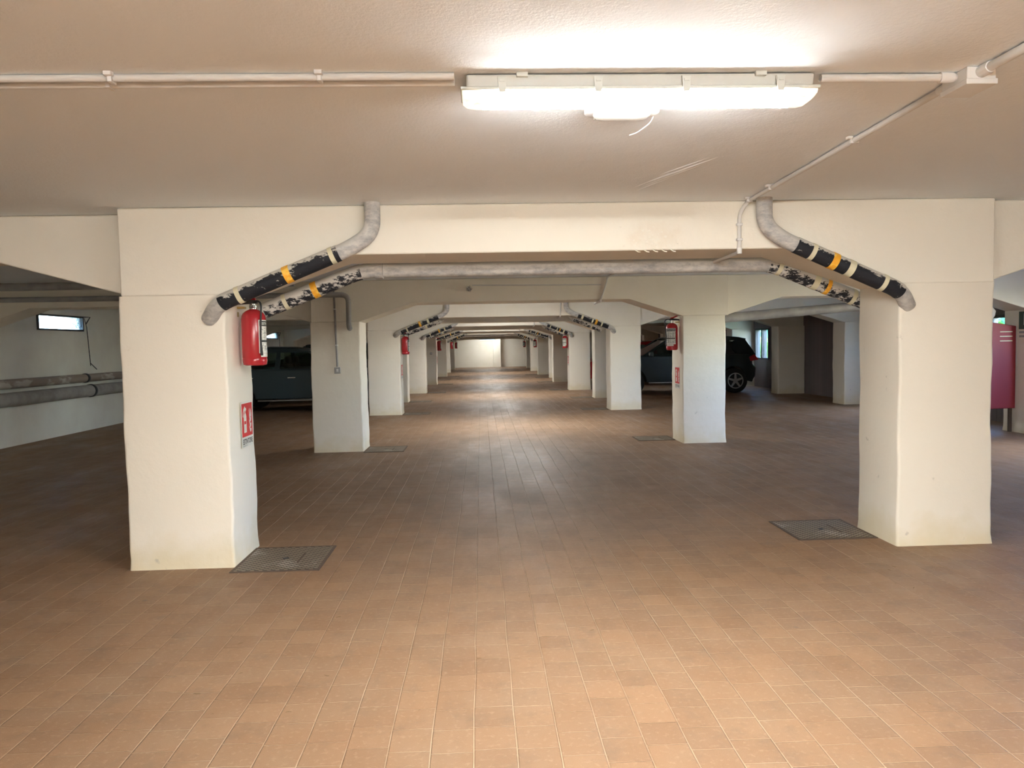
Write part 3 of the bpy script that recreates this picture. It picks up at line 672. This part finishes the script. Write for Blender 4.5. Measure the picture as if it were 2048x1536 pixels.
# ------------------------------------------------------------------ extinguisher signs (board on an x-facing wall; side=+1 faces +x)
def ext_sign(x, y, z, side, label, small=False):
    r = empty('extinguisher_sign', (x,y,z), label, 'sign', 'fire extinguisher signs on the pillars', rz=(PI/2 if side > 0 else -PI/2))
    # local: x along the wall, -y out of it
    W, H = .125, .16
    MB().box(-W,W,-.002,0,-H,H).build('board', M['sign_white'], r)
    MB().box(-W+.008,W-.008,-.0026,-.002,-H+.072,H-.014).build('red_field', M['sign_red'], r)
    e = MB(); yy = (-.0032,-.0026)
    e.prism([(-.075,-.06),(-.018,-.06),(-.018,-.0),(-.075,-.0)], *yy); e.prism([(-.075,.022),(-.018,.022),(-.018,.055),(-.030,.075),(-.063,.075),(-.075,.055)], *yy)
    e.prism([(-.075,0),(-.068,0),(-.068,.022),(-.075,.022)], *yy); e.prism([(-.025,0),(-.018,0),(-.018,.022),(-.025,.022)], *yy)
    e.prism([(-.055,.075),(-.038,.075),(-.034,.09),(-.018,.10),(-.022,.115),(-.040,.112),(-.046,.128),(-.058,.120),(-.075,.108),(-.090,.085),(-.098,.055),(-.088,.05),(-.082,.078),(-.070,.096),(-.056,.098)], *yy)
    e.build('extinguisher_pictogram', M['sign_white'], r)
    f = MB()
    for dz, s in ((-.062,.8),(-.028,1.0),(.012,1.05)):
        f.prism([(.060,dz+0),(.078,dz-.004),(.090,dz+.012*s),(.094,dz+.03*s),(.082,dz+.022*s),(.068,dz+.03*s),(.050,dz+.052*s),(.046,dz+.042*s),(.054,dz+.02*s)], *yy)
    f.prism([(.075,.04),(.095,.045),(.096,.07),(.085,.09),(.070,.105),(.076,.08)], *yy); f.prism([(.050,.06),(.062,.048),(.072,.05),(.062,.075),(.050,.105),(.046,.09)], *yy)
    f.build('flame_pictogram', M['sign_white'], r)
    text_mesh('ESTINTORE', .038, .212, M['ink'], r, loc=(0,-.0032,-.122), rot=(PI/2,0,0), bold=.02)
    text_mesh('UNI EN ISO 7010', .007, .09, M['ink'], r, name='small_print', loc=(-.06,-.0032,-.151), rot=(PI/2,0,0))
    return r
ext_sign(-1.672, 5.39, .932, 1, 'red and white ESTINTORE sign low on the nearest left pillar')
ext_sign(2.862, 10.83, .935, -1, 'red and white extinguisher sign low on the second right pillar')
ext_sign(-1.722, 16.42, .93, 1, 'small red sign low on the third left pillar')
ext_sign(2.782, 23.80, .93, -1, 'small red sign low on the fifth right pillar')
ext_sign(-1.69, 29.1, .93, 1, 'small red sign low on the sixth left pillar')
# ------------------------------------------------------------------ extinguishers
def extinguisher(la, lb):
    root = empty('fire_extinguisher', (0,0,0), 'x', 'extinguisher', 'red fire extinguishers hung on the pillars')
    r = .083
    MB().lathe([(.045,.012),(.062,.0),(.078,.006),(r,.03),(r,.048),(r-.002,.052),(r,.056),(r,.325),(r-.002,.33),(r-.004,.345),(r-.012,.362),(r-.03,.378),(.03,.389),(.022,.392)], 36).build('cylinder', M['red'], root, smooth=True)
    MB().lathe([(.021,.385),(.021,.402),(.027,.404),(.027,.416),(.016,.42),(.016,.45)], 20).build('valve', M['chrome'], root, smooth=True)
    h = MB(); h.prism([(-.11,.425),(.03,.430),(.035,.452),(-.02,.458),(-.11,.444)], -.016, .016); h.build('carry_handle', M['black'], root, bevel=.003)
    h = MB(); h.prism([(.02,.452),(-.02,.458),(-.105,.492),(-.115,.512),(-.10,.512),(-.015,.475),(.02,.468)], -.011, .011); h.build('lever', M['red'], root, bevel=.003)
    g = MB().lathe([(.001,-.034),(.013,-.034),(.015,-.03),(.015,-.02)], 14, c=(0,0,.41), axis='y'); g.build('gauge', M['chrome'], root, smooth=True)
    ha = la+.12; hx, hy = math.cos(ha), math.sin(ha); q = r+.008
    MB().tube(smooth_path([(0,0,.43),(hx*.05,hy*.05,.45),(hx*.115,hy*.115,.43),(hx*(q+.012),hy*(q+.012),.33),(hx*q,hy*q,.2),(hx*(q+.004),hy*(q+.004),.11)], .06), .0065, 8).build('hose', M['black'], root, smooth=True)
    MB().tube([(hx*(q+.004),hy*(q+.004),.13),(hx*(q+.006),hy*(q+.006),.10),(hx*(q+.008),hy*(q+.008),.07)], [.007,.009,.010], 10).build('nozzle', M['black'], root, smooth=True)
    # label: curved sheet over part of the circumference
    def curved(a0, a1, z0, z1, rr, name, m, par):
        b = MB(); n = 12
        for k in range(n+1):
            a = a0+(a1-a0)*k/n; b.v += [(rr*math.cos(a),rr*math.sin(a),z0),(rr*math.cos(a),rr*math.sin(a),z1)]
        for k in range(n): b.f.append((2*k,2*k+2,2*k+3,2*k+1))
        return b.build(name, m, par)
    lab = curved(la,lb,.085,.315,r+.0008,'label_sheet',M['label'],root)
    curved(la+.1,lb-.07,.272,.308,r+.0014,'label_heading',M['ink'],lab)
    curved(la+.1,lb-.07,.162,.176,r+.0014,'label_band',M['ink'],lab)
    b = MB()
    for k in range(34):
        z = .105+.0045*k
        if .155 < z < .18: continue
        for a in [la+.15+.38*k_ for k_ in range(5)]:
            if random.random() < .75:
                a2 = a+random.uniform(.12,.33)
                b.quad(*[(( r+.0015)*math.cos(t),(r+.0015)*math.sin(t),zz) for t,zz in ((a,z),(a2,z),(a2,z+.0022),(a,z+.0022))])
    b.build('label_print', M['ink'], lab)
    # heading letters bent round the cylinder
    t = text_mesh('ESTINTORE', .018, .13, M['label'], lab, name='label_lettering', bold=.02)
    for v in t.data.vertices:
        a = (la+lb)/2 + v.co.x/r; v.co = Vector(((r+.002)*math.cos(a),(r+.002)*math.sin(a),.29+v.co.y))
    curved(la+.15,lb-.4,.060,.084,r+.0008,'inspection_sticker',M['label'],root)
    br = MB(); br.box(-r-.025,-r+.03,-.02,.02,.395,.41); br.box(-r-.028,-r-.022,-.022,.022,.34,.43)
    br.build('wall_bracket', M['brass'], root, bevel=.001)
    return root
proto = extinguisher(-.92, 1.12); proto_r = extinguisher(.12, 2.0)
EX = [(-1.575,5.31,1.345,0,'shiny red extinguisher on the nearest left pillar'),
      (2.765,10.75,1.335,PI,'red extinguisher on the second right pillar, seen against the light'),
      (-1.63,16.42,1.30,0,'red extinguisher on the third left pillar'),
      (2.69,23.80,1.33,PI,'red extinguisher on the fifth right pillar'),
      (-1.59,29.1,1.30,0,'dull red extinguisher on the sixth left pillar'),
      (-1.60,42.15,1.32,0,'small red extinguisher on the ninth left pillar'),
      (-1.54,47.6,1.32,0,'dark extinguisher on the farthest left pillar'),
      (2.67,36.65,1.33,PI,'dark extinguisher on the eighth right pillar'),
      (2.78,47.6,1.33,PI,'dark extinguisher on the farthest right pillar')]
for i, (x, y, z, rz, lab) in enumerate(EX):
    o = (proto, proto_r)[i] if i < 2 else copy_tree(proto_r if rz else proto)
    o.location = (x, y, z); o.rotation_euler.z = rz; o['label'] = lab
# ------------------------------------------------------------------ cars (local: nose towards +x, x = 0 at the tail)
def make_car(P, paint, label, loc, rz, cat='car'):
    root = empty('parked_car', loc, label, cat, 'cars parked in the side bays', rz=rz)
    L_, W, zs, zb = P['L'], P['W']/2, P['sill'], P['belt']
    def arch(cx, r, n=10): return [(cx+r*math.cos(a), P['wr']+r*math.sin(a)) for a in [PI - PI*k/n for k in range(n+1)]]
    wr = P['wr']; ra = wr+.055; xr, xf = P['xr'], P['xf']
    low = [(.10,zs)] + [(x,max(z,zs)) for x,z in arch(xr,ra)] + [(x,max(z,zs)) for x,z in arch(xf,ra)] + [(L_-.12,zs),(L_-.02,zs+.12)] + P['nose'] + P['deck'] + P['tail']
    b = MB(); n = len(low)
    lv = [(-W+.10,.93),(-W,1),(W,1),(W-.10,.93)]
    # body shell as layers across the width, the outer layers drawn in for rounded flanks
    ys = [(-W,.0),(-W+.03,.02),(-W+.2,.035),(0,.05),(W-.2,.035),(W-.03,.02),(W,.0)]
    cxm = L_/2
    for y, g in ys:
        for x, z in low:
            end = abs(x-cxm)/cxm; t = (abs(y)/W)**3
            xx = x - (x-cxm)*.085*t*(end**3)
            b.v.append((xx, y, z + (g if z > zb-.25 else 0) - (.0)))
    k = len(ys)
    for a in range(k-1):
        for i in range(n):
            j = (i+1) % n; b.f.append((a*n+i, a*n+j, (a+1)*n+j, (a+1)*n+i))
    b.f.append(tuple(range(n))); b.f.append(tuple((k-1)*n+i for i in range(n)))
    b.build('body', paint, root, bevel=.025, seg=3)
    g = P['gh']   # rear base, rear top, front top, front base
    zt = P['H']
    def yw(z): return (W-.035) - (z-zb)/(zt-zb)*.20
    def side(s, poly, t0, t1):
        q = MB(); m_ = len(poly)
        for t in (t0, t1):
            for x, z in poly: q.v.append((x, s*(yw(z)-t), z))
        q.f.append(tuple(range(m_))); q.f.append(tuple(m_+i for i in reversed(range(m_))))
        for i in range(m_):
            j = (i+1) % m_; q.f.append((j,i,m_+i,m_+j))
        return q
    top = P['roof']   # list of (x, z) from rear to front
    rf = MB(); ny = 7
    for x, z in top:
        hw = yw(z)
        for a in range(ny+1):
            y = -hw + 2*hw*a/ny; rf.v.append((x, y, z + .035*(1-(y/hw)**2)))
    for i in range(len(top)-1):
        for a in range(ny): q = i*(ny+1)+a; rf.f.append((q,q+1,q+ny+2,q+ny+1))
    rf.build('roof', paint, root, smooth=True, solid=.03)
    RB, RT, FT, FB = g
    for s in (-1, 1):
        for nm, poly in P['pillars']: side(s, poly, 0, .05).build(nm, paint, root, bevel=.008)
        for poly in P['wins']: side(s, poly, .016, .022).build('side_window', M['car_glass'], root)
    q = MB(); q.quad((FB[0],-yw(FB[1])+.03,FB[1]),(FB[0],yw(FB[1])-.03,FB[1]),(FT[0],yw(FT[1])-.02,FT[1]),(FT[0],-yw(FT[1])+.02,FT[1])); q.build('windscreen', M['car_glass'], root)
    q = MB(); q.quad((RB[0],-yw(RB[1])+.03,RB[1]),(RB[0],yw(RB[1])-.03,RB[1]),(RT[0],yw(RT[1])-.02,RT[1]),(RT[0],-yw(RT[1])+.02,RT[1])); q.build('rear_window', M['car_glass'], root)
    for sx in P['seats']:
        for s in (-1, 1):
            st = MB(); st.prism([(sx-.12,.35),(sx+.42,.35),(sx+.42,.62),(sx,.6),(sx-.12,1.12),(sx-.22,1.12)], s*.38-.24, s*.38+.24)
            st.prism([(sx-.20,1.14),(sx-.10,1.14),(sx-.13,1.30),(sx-.22,1.30)], s*.38-.13, s*.38+.13)
            st.build('seat', M['seat'], root, bevel=.03)
    for x, y in ((xr,-1),(xr,1),(xf,-1),(xf,1)):
        yc = y*(W-.11)
        ty = MB().lathe([(wr*.62,-.10),(wr*.9,-.105),(wr,-.075),(wr,.075),(wr*.9,.105),(wr*.62,.10)], 32, c=(x,yc,wr), axis='y').build('wheel', M['tyre'], root, smooth=True)
        ri = MB(); yo = yc+y*.102
        ri.lathe([(wr*.56,-.012),(wr*.64,-.012),(wr*.64,.012),(wr*.56,.012)], 30, c=(x,yo,wr), axis='y', cap=False)
        for a in range(5):
            an = a*2*PI/5+.3; c_, s_ = math.cos(an), math.sin(an); px, pz = -s_, c_
            pts = [(x+c_*.03+px*.035, wr+s_*.03+pz*.035),(x+c_*wr*.6+px*.022, wr+s_*wr*.6+pz*.022),(x+c_*wr*.6-px*.022, wr+s_*wr*.6-pz*.022),(x+c_*.03-px*.035, wr+s_*.03-pz*.035)]
            ri.prism(pts, yo-.012, yo+.010)
        ri.lathe([(.001,-.014),(.05,-.014),(.05,.014),(.001,.014)], 16, c=(x,yo,wr), axis='y')
        ri.build('rim', M['rim'], ty)
    for s in (-1, 1):
        for hx in P['handles']: MB().box(hx-.09,hx+.09,s*(W+.008)-.012,s*(W+.008)+.012,zb-.19,zb-.165).build('door_handle', M['chrome'], root, bevel=.005)
        mx_, mz = P['mirror']
        mm = MB(); mm.prism([(mx_-.06,mz),(mx_+.07,mz+.02),(mx_+.05,mz+.13),(mx_-.06,mz+.15)], s*(W+.02), s*(W+.20)); mm.build('mirror', paint, root, bevel=.02)
        MB().box(xr+ra+.06, xf-ra-.06, s*(W-.01)-.01, s*(W-.01)+.016, zs+.02, zs+.05).build('sill_trim', M['rim'], root, bevel=.004)
        tx, tz = P['taillamp']
        tl = MB(); tl.prism([(tx-.02,tz),(tx+.22,tz-.04),(tx+.26,tz+.08),(tx+.10,tz+.15)], s*(W-.20), s*(W+.004)); tl.build('tail_lamp', M['tail'], root, bevel=.012)
        hx, hz = P['headlamp']
        hl_ = MB(); hl_.prism([(hx,hz),(hx-.34,hz+.08),(hx-.30,hz+.15),(hx-.04,hz+.10)], s*(W-.30), s*(W-.04)); hl_.build('headlamp', M['headlamp'], root, bevel=.012)
    MB().box(-.005,.06,-.26,.26,P['plate'],P['plate']+.11).build('number_plate', M['label'], root)
    return root
zb = .98
HATCH = dict(L=4.25, W=1.76, H=1.47, sill=.24, belt=.98, wr=.31, xr=.80, xf=3.42,
    nose=[(4.24,.50),(4.22,.66),(4.05,.78),(3.70,.90),(3.20,.98)], deck=[(2.0,.985),(.30,1.0)], tail=[(.10,.96),(.02,.78),(.0,.55),(.03,.36)],
    gh=[(.22,1.0),(.52,1.38),(2.35,1.44),(3.15,.98)], roof=[(.42,1.40),(.8,1.46),(1.4,1.49),(1.95,1.47),(2.38,1.42)],
    pillars=[('rear_post',[(.12,.98),(.75,.98),(.95,1.38),(.44,1.40)]),('middle_post',[(1.62,.98),(1.74,.98),(1.74,1.44),(1.64,1.44)]),('front_post',[(3.02,.98),(3.16,.98),(2.42,1.42),(2.30,1.42)]),
             ('roof_rail',[(.44,1.385),(2.40,1.385),(2.38,1.425),(1.95,1.475),(1.4,1.49),(.8,1.46),(.42,1.405)])],
    wins=[[(.75,.98),(1.62,.98),(1.64,1.39),(.95,1.38)],[(1.74,.98),(3.02,.98),(2.35,1.39),(1.74,1.40)]],
    seats=[.95,2.0], handles=[1.05,2.02], mirror=(2.85,.98), taillamp=(.02,.80), headlamp=(4.12,.60), plate=.6)
SUV = dict(L=4.45, W=1.80, H=1.60, sill=.30, belt=1.06, wr=.345, xr=.72, xf=3.62,
    nose=[(4.44,.55),(4.43,.80),(4.27,.92),(3.9,1.0),(3.4,1.07)], deck=[(2.0,1.07),(.28,1.09)], tail=[(.12,1.06),(.10,.80),(-.02,.70),(0,.48),(.08,.36)],
    gh=[(.16,1.08),(.46,1.44),(2.50,1.56),(3.36,1.07)], roof=[(.36,1.50),(.5,1.53),(1.2,1.60),(1.9,1.61),(2.55,1.55)],
    pillars=[('rear_post',[(.12,1.05),(.62,1.05),(.80,1.24),(.72,1.46),(.38,1.50)]),('middle_post',[(1.70,1.05),(1.82,1.05),(1.80,1.55),(1.70,1.55)]),('front_post',[(3.24,1.05),(3.38,1.05),(2.59,1.54),(2.47,1.54)]),
             ('roof_rail',[(.38,1.46),(2.55,1.50),(2.55,1.555),(1.9,1.61),(1.2,1.60),(.5,1.53),(.36,1.50)])],
    wins=[[(.62,1.06),(1.70,1.06),(1.70,1.49),(.78,1.465)],[(1.82,1.06),(3.24,1.06),(2.51,1.50),(1.82,1.50)]],
    seats=[1.1,2.1], handles=[1.1,2.1], mirror=(3.12,1.05), taillamp=(.08,.92), headlamp=(4.33,.72), plate=.62)
make_car(HATCH, M['car_blue'], 'dark blue hatchback side-on in the left bay behind the grey pillar', (-6.42,18.48,0), 0)
make_car(SUV, M['car_black'], 'dark sport utility car in the right bay, tail towards the wall', (7.80,21.5,0), PI)
c3 = make_car(SUV, M['car_blue'], 'dark car in the left bay, a sliver seen beyond the hatchback', (-2.3,21.75,0), PI)
make_car(HATCH, M['car_red'], 'red car in the right bay, a sliver seen between distant pillars', (7.75,26.6,0), PI)
# ------------------------------------------------------------------ red cabinet on the right with a bag on it
cb = empty('fire_cabinet', (7.70,10.90,0), 'tall red metal cabinet with three slots beside the right wall pillar', 'cabinet')
b = MB(); b.prism([(-.37,.35),(.295,.36),(.295,1.59),(-.37,1.70)], 0, .2); b.build('cabinet_body', M['dark_red'], cb, bevel=.006)
b = MB(); b.prism([(-.36,.36),(.285,.37),(.285,1.58),(-.36,1.69)], -.012, .0); b.build('door', M['dark_red'], cb, bevel=.004)
for k in range(3): MB().box(.04,.23,-.0145,-.011,1.50-.068*k,1.514-.068*k).build('vent_slot', M['cream'], cb)
for x in (-.33,.25): MB().box(x-.02,x+.02,.03,.07,0,.36).build('leg', M['iron'], cb)
MB().box(.296,.304,.0,.03,1.0,1.585).build('edge_strip', M['white_plastic'], cb)
bag = MB()
for z, sx in ((0,.12),(.05,.155),(.12,.17),(.18,.12),(.215,.07)):
    bag.v += [(sx*math.cos(a)*(1+.08*math.sin(3*a)), sx*.6*math.sin(a), z) for a in [2*PI*k/16 for k in range(16)]]
skin(bag, 16, 5); bo = bag.build('paper_bag', M['white_plastic'], smooth=True); bo.location = (7.58,11.0,1.70)
tag(bo, 'pale crumpled bag lying on top of the red cabinet', 'bag')
sg = empty('exit_sign', (7.995,10.72,1.56), 'dark green sign on the right wall pillar at the picture edge', 'sign', rz=-PI/2)
MB().box(-.12,.12,-.004,0,-.02,.24).build('board', M['sign_dark'], sg)
MB().box(-.02,.035,-.006,-.004,.04,.21).build('pictogram', M['sign_white'], sg)
for k in range(2): MB().box(-.11,.10,-.004,0,-.08-.06*k,-.05-.06*k).build('text_strip', M['pipe_grey'], sg)
# ------------------------------------------------------------------ outdoors beyond the windows
def hedge(x0, y0, y1, z0, z1, m, label, n=2600, th=.9, sd=1):
    r = random.Random(sd); b = MB()
    for k in range(n):
        c = Vector((x0+r.random()**2*th, r.uniform(y0,y1), r.uniform(z0,z1)+.15*math.sin(k)))
        s = r.uniform(.05,.11); a = Vector((r.gauss(0,1),r.gauss(0,1),r.gauss(0,1))).normalized(); t = a.orthogonal().normalized(); u = a.cross(t)
        b.quad(c-t*s, c-u*s*.45, c+t*s, c+u*s*.45)
    return tag(b.build('hedge', m), label, 'hedge', 'bushes outside the windows')
struct(MB().box(XWR+.5, 16, 10.4, 40, .3, .5).build('garden_ground', M['grass']))
struct(MB().box(XWR+.12, 18, 2, 10.4, -.2, -.01).build('driveway', mat('pale driveway', (.45,.44,.42), .9)))
hedge(10.0, 11.5, 16.5, .5, 1.62, M['leaf'], 'bright green bush outside the window beside the red cabinet', 6000, sd=1)
hedge(11.6, 12.5, 19, .5, 2.9, M['leaf2'], 'taller bluish green foliage outside the window beside the red cabinet', 9000, 1.2, sd=2)
hedge(10.0, 24.5, 29, .5, 1.42, M['leaf'], 'yellow-green bush outside the window behind the dark sport utility car', 5000, sd=3)
hedge(11.8, 27, 35, .5, 2.9, M['leaf2'], 'taller bluish green foliage outside the window behind the dark car', 9000, 1.2, sd=4)
# ------------------------------------------------------------------ litter on the floor
tw = random.Random(11); first = None
for k in range(26):
    x, y = tw.uniform(-1.6,2.6), tw.uniform(2.45,4.6)
    a = tw.uniform(0,PI); l = tw.uniform(.012,.035)
    if first is None:
        first = MB().tube([(-.5,0,.04),(0,.12,.06),(.5,0,.04)], [.03,.05,.03], 5).build('twig', mat('dry twig', (.22,.15,.08), .8))
        tag(first, 'tiny dry twig lying on the clay pavers near the camera', 'twig', 'twigs scattered on the floor'); o = first
    else:
        o = first.copy(); COL.objects.link(o)
    o.location = (x, y, .0); o.rotation_euler.z = a; o.scale = (l, l, l)
